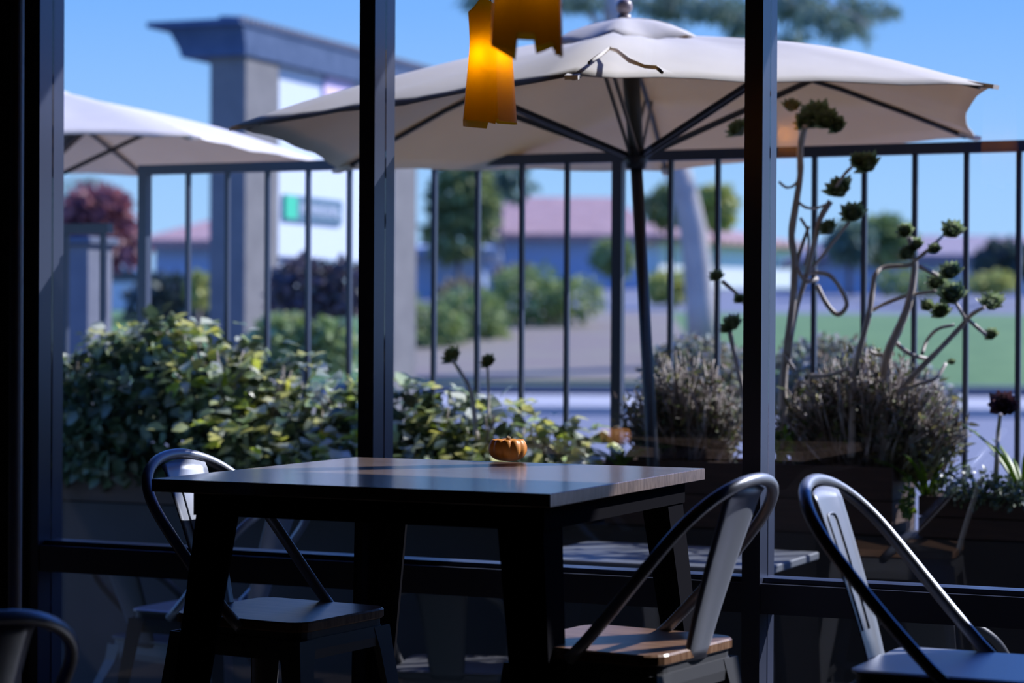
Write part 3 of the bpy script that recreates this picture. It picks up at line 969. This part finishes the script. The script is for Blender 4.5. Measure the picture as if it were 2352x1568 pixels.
def zpx(py, d): return CAM.z + ((up * (-(py - 784) / F) + fw) * d).z
strip('lawn_slope', (gd(-3000, 45.3, .13), gd(5000, 45.3, .13)), (gd(-3000, 68, zpx(716, 68)), gd(5000, 68, zpx(716, 68))), M_grass, bumpf=lambda s_, t: .5 * math.sin(PI * t) * .5)
strip('road_far', (gd(-3000, 68, zpx(716, 68)), gd(5000, 68, zpx(716, 68))), (gd(-3000, 100, zpx(660, 100)), gd(5000, 100, zpx(660, 100))), M_road)
strip('ground_far', (gd(-3000, 100, zpx(660, 100)), gd(5000, 100, zpx(660, 100))), (gd(-3000, 300, zpx(650, 300)), gd(5000, 300, zpx(650, 300))), M_grass)
# bare earth path on the slope
def slope_z(d):
    t = max(0, min(1, (d - 45.3) / (68 - 45.3)))
    return .13 + (zpx(716, 68) - .13) * t + .25 * math.sin(PI * t)
dm = MB(); v = []; f = []
for j in range(13):
    t = j / 12; d = 45.5 + t * 21
    for i in range(9):
        s_ = i / 8
        px = (905 + 330 * t ** 1.5) + s_ * ((1640 - 905) - 430 * t ** 1.2 * 1.0)
        g = gd(px, d, slope_z(d) + .05)
        v.append(g)
for j in range(12):
    for i in range(8):
        k = j * 9 + i; f.append((k, k + 1, k + 10, k + 9))
dm.add(v, f, True); struct(dm.build('ground_earth', M_dirt))

# background foliage
M_tree = mat('tree_leaf_olive', (.16, .2, .07), .6, trans=.3, island=[(.12, .17, .07), (.22, .28, .09), (.30, .34, .12), (.09, .13, .07)])
M_tree_b = mat('tree_leaf_blue', (.12, .2, .16), .6, trans=.3, island=[(.10, .17, .14), (.16, .25, .17), (.24, .30, .18)])
M_bush = mat('bush_leaf', (.2, .28, .08), .6, trans=.3, island=[(.20, .30, .08), (.34, .42, .14), (.12, .2, .07), (.42, .44, .2)])
M_bushy = mat('bush_leaf_yellow', (.4, .4, .08), .6, trans=.3, island=[(.42, .44, .08), (.5, .48, .14), (.28, .34, .08)])
M_dark = mat('bush_leaf_dark', (.05, .08, .06), .6, trans=.2, island=[(.05, .08, .06), (.09, .12, .08), (.06, .07, .09)])
M_red = mat('tree_leaf_plum', (.25, .08, .1), .6, trans=.3, island=[(.24, .08, .10), (.36, .14, .14), (.14, .06, .09)])
M_bark = mat('bark', (.42, .38, .35), .8, noise=(.32, .29, .28), scale=1.5)
M_bark2 = mat('bark_dark', (.12, .10, .09), .8)
def bg_plant(name, blobs_px, d, label, m_, n=700, leaf=.35, cat='bush', group=None, depth=None, trunk=None, fill=.3):
    """blobs_px: (px,py,rx,ry) ellipses at distance d, given real size and depth"""
    k = d / F
    c0 = at_d(blobs_px[0][0], blobs_px[0][1], d)
    zb = min(at_d(b[0], b[1] + b[3], d).z for b in blobs_px)
    root = tag(empty(name, (c0.x, c0.y, zb)), label, cat, group)
    m = MB(); bl = []
    for px, py, rx, ry in blobs_px:
        c = at_d(px, py, d); bl.append(((c.x, c.y, c.z), (rx * k, (depth or rx) * k, ry * k)))
    leaf_cloud(m, bl, n, leaf, leaf * .6, fill)
    m.build('foliage', m_, root)
    if trunk:
        t = MB()
        for pts, w0, w1 in trunk:
            q = [at_d(px, py, d) for px, py in pts]
            t.tube(q, [(w0 + (w1 - w0) * i / (len(q) - 1)) * k / 2 for i in range(len(q))], 8)
        t.build('trunk', M_bark2 if name != 'eucalyptus_tree' else M_bark, root)
    else:
        gz_ = -.32 if d < 45 else zb - .25
        MB().tube([(c0.x, c0.y, gz_), (c0.x, c0.y, c0.z)], .05 if d > 12 else .03, 6).build('trunk', M_bark2, root)
    return root
random.seed(31)
bg_plant('grass_clump', [(930, 760, 90, 80), (1010, 770, 60, 70)], 52, 'green grassy clump on the slope just right of the centre mullion', M_bush, 1500, .22, group='grassy clumps on the slope')
bg_plant('grass_clump', [(1080, 745, 85, 85)], 54, 'tall grassy clump on the slope left of the earth path', M_bush, 1300, .22, group='grassy clumps on the slope')
bg_plant('grass_clump', [(1215, 685, 95, 75), (1320, 685, 70, 50)], 58, 'brightest grassy clump at the top of the earth path', M_bush, 1500, .22, group='grassy clumps on the slope')
bg_plant('grass_clump', [(650, 785, 75, 60), (745, 790, 70, 60)], 17, 'soft green clump behind the hedge at the foot of the shop sign', M_bush, 1500, .09, group='grassy clumps on the slope')
bg_plant('shade_bush', [(1060, 690, 60, 50), (1180, 640, 50, 30)], 62, 'brownish bush between the clumps and the grey house', mat('bush_leaf_brown', (.3, .2, .12), .7, trans=.2, island=[(.3, .22, .14), (.2, .17, .1), (.36, .3, .2)]), 700, .25)
bg_plant('shade_bush', [(700, 665, 80, 70), (790, 670, 50, 70)], 19.5, 'dark purple-brown bush below the white sign panel', mat('bush_leaf_plum', (.1, .08, .1), .7, trans=.2, island=[(.10, .08, .10), (.16, .12, .12), (.07, .08, .07)]), 1500, .10)
bg_plant('shade_bush', [(390, 680, 70, 45), (440, 690, 55, 50), (330, 700, 40, 45)], 40, 'dark green bush left of the sign pillar', M_dark, 1200, .2)
bg_plant('shade_bush', [(455, 665, 22, 30)], 38, 'bright yellow-green bush against the sign pillar', M_bushy, 260, .18)
bg_plant('shade_bush', [(180, 760, 60, 45)], 30, 'deep green bush at the far left above the hedge', M_dark, 500, .15)
bg_plant('olive_tree', [(1060, 450, 75, 90), (1040, 540, 65, 60), (1110, 480, 40, 60)], 80, 'olive green tree between the sign and the grey house', M_tree, 2200, .4, 'tree', trunk=[([(1050, 690), (1055, 560)], 16, 10)])
bg_plant('blue_green_tree', [(1130, 395, 70, 40), (1185, 420, 40, 40)], 95, 'hazy blue-green tree under the umbrella hem', M_tree_b, 500, .5, 'tree', trunk=[([(1150, 640), (1150, 430)], 12, 8)])
bg_plant('round_tree', [(1530, 475, 55, 40), (1560, 450, 40, 25)], 110, 'round dark green tree behind the pale trunk', M_tree, 900, .5, 'tree', trunk=[([(1540, 640), (1540, 500)], 14, 10)])
bg_plant('round_tree', [(1645, 475, 45, 48)], 112, 'round light green tree right of the pale trunk', M_bushy, 700, .5, 'tree', trunk=[([(1645, 640), (1645, 500)], 12, 10)])
bg_plant('round_tree', [(1950, 555, 50, 45)], 84, 'dark green tree behind the tallest succulent', M_tree_b, 800, .4, 'tree', trunk=[([(1950, 680), (1950, 580)], 12, 10)])
bg_plant('round_tree', [(2030, 550, 65, 50)], 86, 'yellow-green tree between two fence pickets', M_bush, 1100, .4, 'tree', trunk=[([(2030, 680), (2030, 580)], 12, 10)])
bg_plant('shade_bush', [(2300, 600, 60, 40)], 80, 'round dark green bush before the brown roof at right', M_dark, 800, .4)
bg_plant('shade_bush', [(2275, 650, 55, 18)], 74, 'low yellow bush beside the far road at right', M_bushy, 400, .3)
bg_plant('shade_bush', [(2100, 650, 90, 25)], 76, 'low green bush before the brown roofed house', M_bush, 500, .3)
bg_plant('shade_bush', [(1535, 660, 50, 32)], 72, 'yellow-green bush before the white building', M_bushy, 500, .3)
bg_plant('shade_bush', [(1410, 590, 50, 40)], 86, 'soft yellow-green bush before the grey house', M_bush, 500, .35)
bg_plant('plum_tree', [(225, 480, 75, 45), (190, 530, 60, 60), (270, 560, 60, 50)], 34, 'dark red plum tree behind the gate', M_red, 1500, .2, 'tree', trunk=[([(215, 900), (212, 700), (220, 560)], 14, 10), ([(212, 700), (260, 560)], 8, 5), ([(215, 600), (180, 500)], 8, 4)], fill=.1)
random.seed(33)
# palm fronds at far left
pr = tag(empty('palm_tree', at_d(150, 900, 38)), 'small palm with arching fronds at the far left', 'tree')
c = at_d(150, 470, 38)
MB().tube([at_d(150, 900, 38), c], [.14, .10], 8).build('trunk', M_bark2, pr)
for i in range(16):
    a = i * 2 * PI / 16 + U(-.1, .1); m = MB(); L = .85
    prev = None
    for k in range(18):
        t = k / 17
        p = c + Vector((math.cos(a) * L * t, math.sin(a) * L * t, .55 * math.sin(PI * t * .75) * (1 - .2 * t) + .1 * t - .28 * t * t))
        tg = Vector((math.cos(a), math.sin(a), .3 - .9 * t)).normalized()
        for s_ in (-1, 1):
            sdv = Vector((-math.sin(a), math.cos(a), -.5)) * s_
            m.leaf(p, (sdv + tg * .6).normalized(), Vector((0, 0, 1)), .20 * (1 - .5 * t), .025)
    m.build('frond', M_tree_b, pr)
# big eucalyptus with pale trunk and a sparse crown over the top of the view
D = 48
er = tag(empty('eucalyptus_tree', at_d(1610, 790, D)), 'tall pale barked tree leaning behind the umbrella with a sparse blue-green crown', 'tree')
k = D / F
def bark(pts, w0, w1, nm='trunk', m_=M_bark):
    q = [at_d(px, py, D) for px, py in pts]
    return MB().tube(q, [(w0 + (w1 - w0) * i / (len(q) - 1)) * k / 2 for i in range(len(q))], 10).build(nm, m_, er)
bark([(1612, 800), (1608, 700), (1600, 600), (1590, 520), (1572, 440), (1545, 360), (1500, 250), (1450, 150), (1412, 60), (1400, -60), (1395, -300)], 68, 48)
bark([(1600, 600), (1585, 510), (1560, 450)], 26, 40, 'branch')
bark([(1412, 90), (1370, 50), (1330, 0), (1290, -60)], 18, 10, 'branch')
bark([(1408, 40), (1500, -40), (1640, -20), (1740, -60), (1860, -30)], 16, 8, 'branch')
bark([(1640, -20), (1700, 40), (1760, 60)], 9, 5, 'branch')
bark([(1860, -30), (1950, 30), (2000, 60)], 8, 4, 'branch')
m = MB(); bl = []
for px, py, rx, ry in ((1100, 0, 40, 30), (1330, 0, 60, 18), (1540, 10, 70, 30), (1640, 15, 70, 25), (1700, 40, 40, 40), (1690, 75, 25, 15), (1560, 60, 15, 20), (1830, 10, 60, 35), (1810, 85, 30, 25), (1850, 70, 20, 15), (1960, 30, 45, 45), (1920, 60, 35, 30), (2030, 20, 30, 25), (1990, 78, 18, 14), (1470, 5, 30, 14), (1885, 30, 50, 20)):
    c = at_d(px, py, D + U(-1.5, 1.5)); bl.append(((c.x, c.y, c.z), (rx * k, rx * k * 1.2, ry * k)))
leaf_cloud(m, bl, 4200, .26, .06, .0, .6)
m.build('foliage', M_tree_b, er)

# far rounded shrubs right behind the fence
random.seed(35)
bg_plant('rounded_shrub', [(1600, 880, 130, 110), (1690, 900, 60, 100)], 9.2, 'rounded grey-green shrub behind the fence, left of the right mullion', M_leaf_gray, 3800, .035, group='rounded shrubs behind the fence')
bg_plant('rounded_shrub', [(1900, 880, 150, 110), (2080, 960, 130, 130)], 9.4, 'wide rounded grey-green shrub behind the fence, right of the right mullion', M_leaf_gray, 6500, .035, group='rounded shrubs behind the fence')

# ------------------------------------------------------------------ houses
M_roof_r = mat('roof_tile_red', (.42, .24, .22), .8, noise=(.50, .30, .27), scale=1.2)
M_roof_b = mat('roof_tile_brown', (.30, .23, .25), .8, noise=(.36, .28, .29), scale=1.2)
M_wall_g = mat('house_wall_grey', (.32, .40, .52), .8)
M_wall_w = mat('house_wall_white', (.88, .88, .9), .8)
M_win = mat('house_window', (.03, .04, .06), .2)
def tiles(m_, s1):
    n = m_.node_tree; b = n.nodes['Principled BSDF']
    t = n.nodes.new('ShaderNodeTexCoord'); wv = n.nodes.new('ShaderNodeTexWave'); wv.inputs['Scale'].default_value = s1; wv.bands_direction = 'X'
    bp = n.nodes.new('ShaderNodeBump'); bp.inputs['Distance'].default_value = .08
    n.links.new(t.outputs['Object'], wv.inputs['Vector']); n.links.new(wv.outputs['Fac'], bp.inputs['Height']); n.links.new(bp.outputs[0], b.inputs['Normal'])
tiles(M_roof_r, 1.6); tiles(M_roof_b, 1.6)
def house(px0, px1, base, eave, ridge, d, roofm, wallm, label, hip=.25, depth=12, wins=3, over=.6, d1=None):
    k = d / F
    a = at_d(px0, base, d); b = at_d(px1, base, d1 or d)
    dr = Vector((b.x - a.x, b.y - a.y, 0)); L = dr.length; dr.normalize(); nr = Vector((-dr.y, dr.x, 0))
    zb = a.z; ze = at_d((px0 + px1) / 2, eave, d).z; zr = at_d((px0 + px1) / 2, ridge, d + depth / 2).z
    o = Vector((a.x, a.y, 0))
    root = tag(empty('house', o + dr * L / 2 + Vector((0, 0, zb))), label, 'building', 'low tiled roof houses beyond the road')
    def Pt(u, v_, z): return o + dr * u + nr * v_ + Vector((0, 0, z))
    MB().add([Pt(u, v_, z) for z in (zb - 3, ze) for v_ in (0, depth) for u in (0, L)], [(0, 2, 3, 1), (4, 5, 7, 6), (0, 1, 5, 4), (2, 6, 7, 3), (0, 4, 6, 2), (1, 3, 7, 5)]).build('wall', wallm, root)
    h = hip * L; e = over
    vv = [Pt(-e, -e, ze), Pt(L + e, -e, ze), Pt(L + e, depth + e, ze), Pt(-e, depth + e, ze), Pt(h, depth / 2, zr), Pt(L - h, depth / 2, zr),
          Pt(-e, -e, ze - .25), Pt(L + e, -e, ze - .25), Pt(L + e, depth + e, ze - .25), Pt(-e, depth + e, ze - .25)]
    MB().add(vv, [(0, 1, 5, 4), (1, 2, 5), (2, 3, 4, 5), (3, 0, 4), (6, 9, 8, 7), (0, 6, 7, 1), (1, 7, 8, 2), (2, 8, 9, 3), (3, 9, 6, 0)]).build('roof', roofm, root)
    for i in range(wins):
        u = L * (i + .5) / wins
        f_ = MB(); f_.add([Pt(u + x, -.04 + y, z) for z in (zb + .6, ze - .7) for y in (0, .05) for x in (-.9, .9)], [(0, 2, 3, 1), (4, 5, 7, 6), (0, 1, 5, 4), (2, 6, 7, 3), (0, 4, 6, 2), (1, 3, 7, 5)])
        f_.build('window', M_win, root)
    return root
house(1120, 1480, 640, 538, 452, 98, M_roof_r, M_wall_g, 'grey walled house with a tall pinkish tiled roof between umbrella pole and sign', .15, wins=0)
house(355, 640, 650, 552, 498, 80, M_roof_r, M_wall_g, 'grey house with reddish roof left of the sign pillar', .35, wins=0)
house(1515, 1830, 632, 545, 500, 112, M_roof_r, M_wall_w, 'bright white building with pink roof behind the pale tree trunk', .12, wins=2, d1=121)
house(1905, 2500, 640, 585, 540, 92, M_roof_b, M_wall_g, 'long house with brown tiled roof at the right', .1, wins=0)
house(940, 1110, 650, 570, 560, 82, M_wall_g, M_wall_g, 'low flat blue-grey building behind the olive tree', .1, wins=0)

# ------------------------------------------------------------------ monument sign
M_sblk = mat('sign_block', (.185, .18, .175), .85, noise=(.15, .147, .145), scale=4, bump=.4)
M_scap = mat('sign_cap', (.03, .07, .15), .7, noise=(.055, .10, .19), scale=6)
M_white = mat('sign_panel', (.62, .68, .74), .45)
M_green = mat('sign_green', (.05, .55, .32), .5)
M_grey = mat('sign_grey', (.10, .18, .24), .5)
M_pink = mat('sign_pink', (.82, .62, .80), .5)
SO = at_d(562, 784, 20.5)
far_ = at_d(955, 784, 24.0)
sdx = Vector((far_.x - SO.x, far_.y - SO.y, 0)); SL = sdx.length; sdx.normalize(); sny = Vector((-sdx.y, sdx.x, 0))   # sny points away
sroot = tag(empty('monument_sign', Vector((SO.x, SO.y, GZ))), 'tall roadside shop sign with grey pillars, dark flared cap and white panel', 'sign')
def SP(u, v_, z): return Vector((SO.x, SO.y, 0)) + sdx * u + sny * v_ + Vector((0, 0, z))
def sbox(u0, u1, v0, v1, z0, z1, name, m_, par=sroot):
    return MB().add([SP(u, v_, z) for z in (z0, z1) for v_ in (v0, v1) for u in (u0, u1)], [(0, 2, 3, 1), (4, 5, 7, 6), (0, 1, 5, 4), (2, 6, 7, 3), (0, 4, 6, 2), (1, 3, 7, 5)]).build(name, m_, par)
PW = at_d(635, 784, 21.1); PWu = (Vector((PW.x, PW.y, 0)) - Vector((SO.x, SO.y, 0))).dot(sdx)
PD = .37
zc0 = at_d(560, 128, 20.5).z
sbox(0, PWu, 0, PD, GZ, zc0, 'pillar', M_sblk)
u2 = SL - PWu * .95
sbox(u2, SL, 0, PD, GZ, zc0, 'pillar', M_sblk)
zp0 = at_d(636, 586, 21.1).z; zp1 = at_d(636, 128, 21.1).z
pan = sbox(PWu, u2, .08, PD - .08, zp0, zc0, 'panel', M_white)
sbox(PWu, u2, .10, PD - .10, GZ, zp0 - 1.35, 'plinth', M_sblk)
# cap: flared cornice
zt = at_d(570, 38, 20.2).z
rings = []
for un, uf, vn, vf, z in ((.06, .10, .03, .27, zc0), (.07, .12, .035, .29, zc0 + (zt - zc0) * .25), (.12, .25, .04, .36, zc0 + (zt - zc0) * .72), (.14, .30, .045, .38, zt - .06), (.22, .62, .06, .54, zt - .05), (.22, .62, .06, .54, zt)):
    rings.append([SP(-un, -vn, z), SP(SL + uf, -vn, z), SP(SL + uf, PD + vf, z), SP(-un, PD + vf, z)])
MB().loft(rings, True).build('cap', M_scap, sroot)
tl = MB(); n = 46
for i in range(n):
    u = -.20 + (SL + .80) * (i + .5) / n
    tl.tube([SP(u, -.07, zt - .005), SP(u, PD * .5, zt + .01)], .028, 6)
tl.build('tile_course', mat('sign_tile', (.16, .155, .17), .8), sroot)
# tenant board with pale lettering
def face(px, py):       # point on the sign's front plane through a pixel: solved once to place the real board
    r = ray(px, py); o_ = SP(0, .08, 0); t = (o_ - CAM).dot(sny) / r.dot(sny); p = CAM + r * t
    return (p - SP(0, 0, 0)).dot(sdx), p.z
ua, za = face(648, 447); ub, zb_ = face(780, 505)
um, _z = face(676, 470)
zA, zB_ = face(650, 504)[1], face(650, 446)[1]
bd = sbox(ua, ub, .05, .08, zA, zB_, 'tenant_board', M_grey, pan)
sbox(ua, um, .045, .05, zA + .01, zB_ - .01, 'green_emblem', M_green, pan)
lt = MB()
hh = (zB_ - zA)
def lb(u0, u1, z0, z1): lt.add([SP(u, v_, z) for z in (z0, z1) for v_ in (.042, .05) for u in (u0, u1)], [(0, 2, 3, 1), (4, 5, 7, 6), (0, 1, 5, 4), (2, 6, 7, 3), (0, 4, 6, 2), (1, 3, 7, 5)])
uw = ub - um
for i in range(8):
    q0 = um + uw * (.06 + i * .112); q1 = q0 + uw * .082; s_ = uw * .022
    z0, z1 = zA + hh * .30, zA + hh * .70
    lb(q0, q0 + s_, z0, z1)
    if i % 3 != 1: lb(q1 - s_, q1, z0, z1)
    if i % 2 == 0: lb(q0, q1, z1 - hh * .07, z1)
    lb(q0, q1, (z0 + z1) / 2 - hh * .035, (z0 + z1) / 2 + hh * .035)
    if i % 3 == 1: lb(q0, q1, z0, z0 + hh * .07)
lt.build('lettering', M_white, pan)
cu, cz = face(775, 215)
lg = MB(); ring = []
for y in (.05, .08):
    ring.append([SP(cu + .34 * math.cos(a * PI / 12), y, cz + .26 * math.sin(a * PI / 12)) for a in range(24)])
lg.loft(ring, True).build('pink_emblem', M_pink, pan)

# parked car far left beyond the plum tree
CR = tag(empty('parked_car', Vector(gd(290, 60, 0)) ), 'pale parked car behind the plum tree at the left', 'car')
M_car = mat('car_paint', (.55, .56, .66), .3, .1)
cz0 = at_d(290, 735, 60).z
CR.location.z = cz0
c0 = Vector(gd(275, 60, cz0)); 
prof = [(-2.1, .25), (-2.1, .8), (-1.7, .95), (-1.0, 1.4), (.5, 1.42), (1.1, .98), (1.9, .88), (2.1, .6), (2.1, .25)]
MB().loft([[c0 + rt * a + fw * q + Vector((0, 0, b)) for a, b in prof] for q in (-.8, .8)], True).build('body', M_car, CR)
for sx_ in (-1.3, 1.3):
    for q in (-.82, .72):
        MB().tube([c0 + rt * sx_ + fw * q + Vector((0, 0, .3)), c0 + rt * sx_ + fw * (q + .1) + Vector((0, 0, .3))], .3, 16).build('wheel', M_cord, CR)
MB().loft([[c0 + rt * a + fw * q + Vector((0, 0, b)) for a, b in ((-1.4, 1.0), (-.95, 1.32), (.45, 1.33), (.95, 1.0))] for q in (-.82, -.80)], True).build('side_windows', M_win, CR)
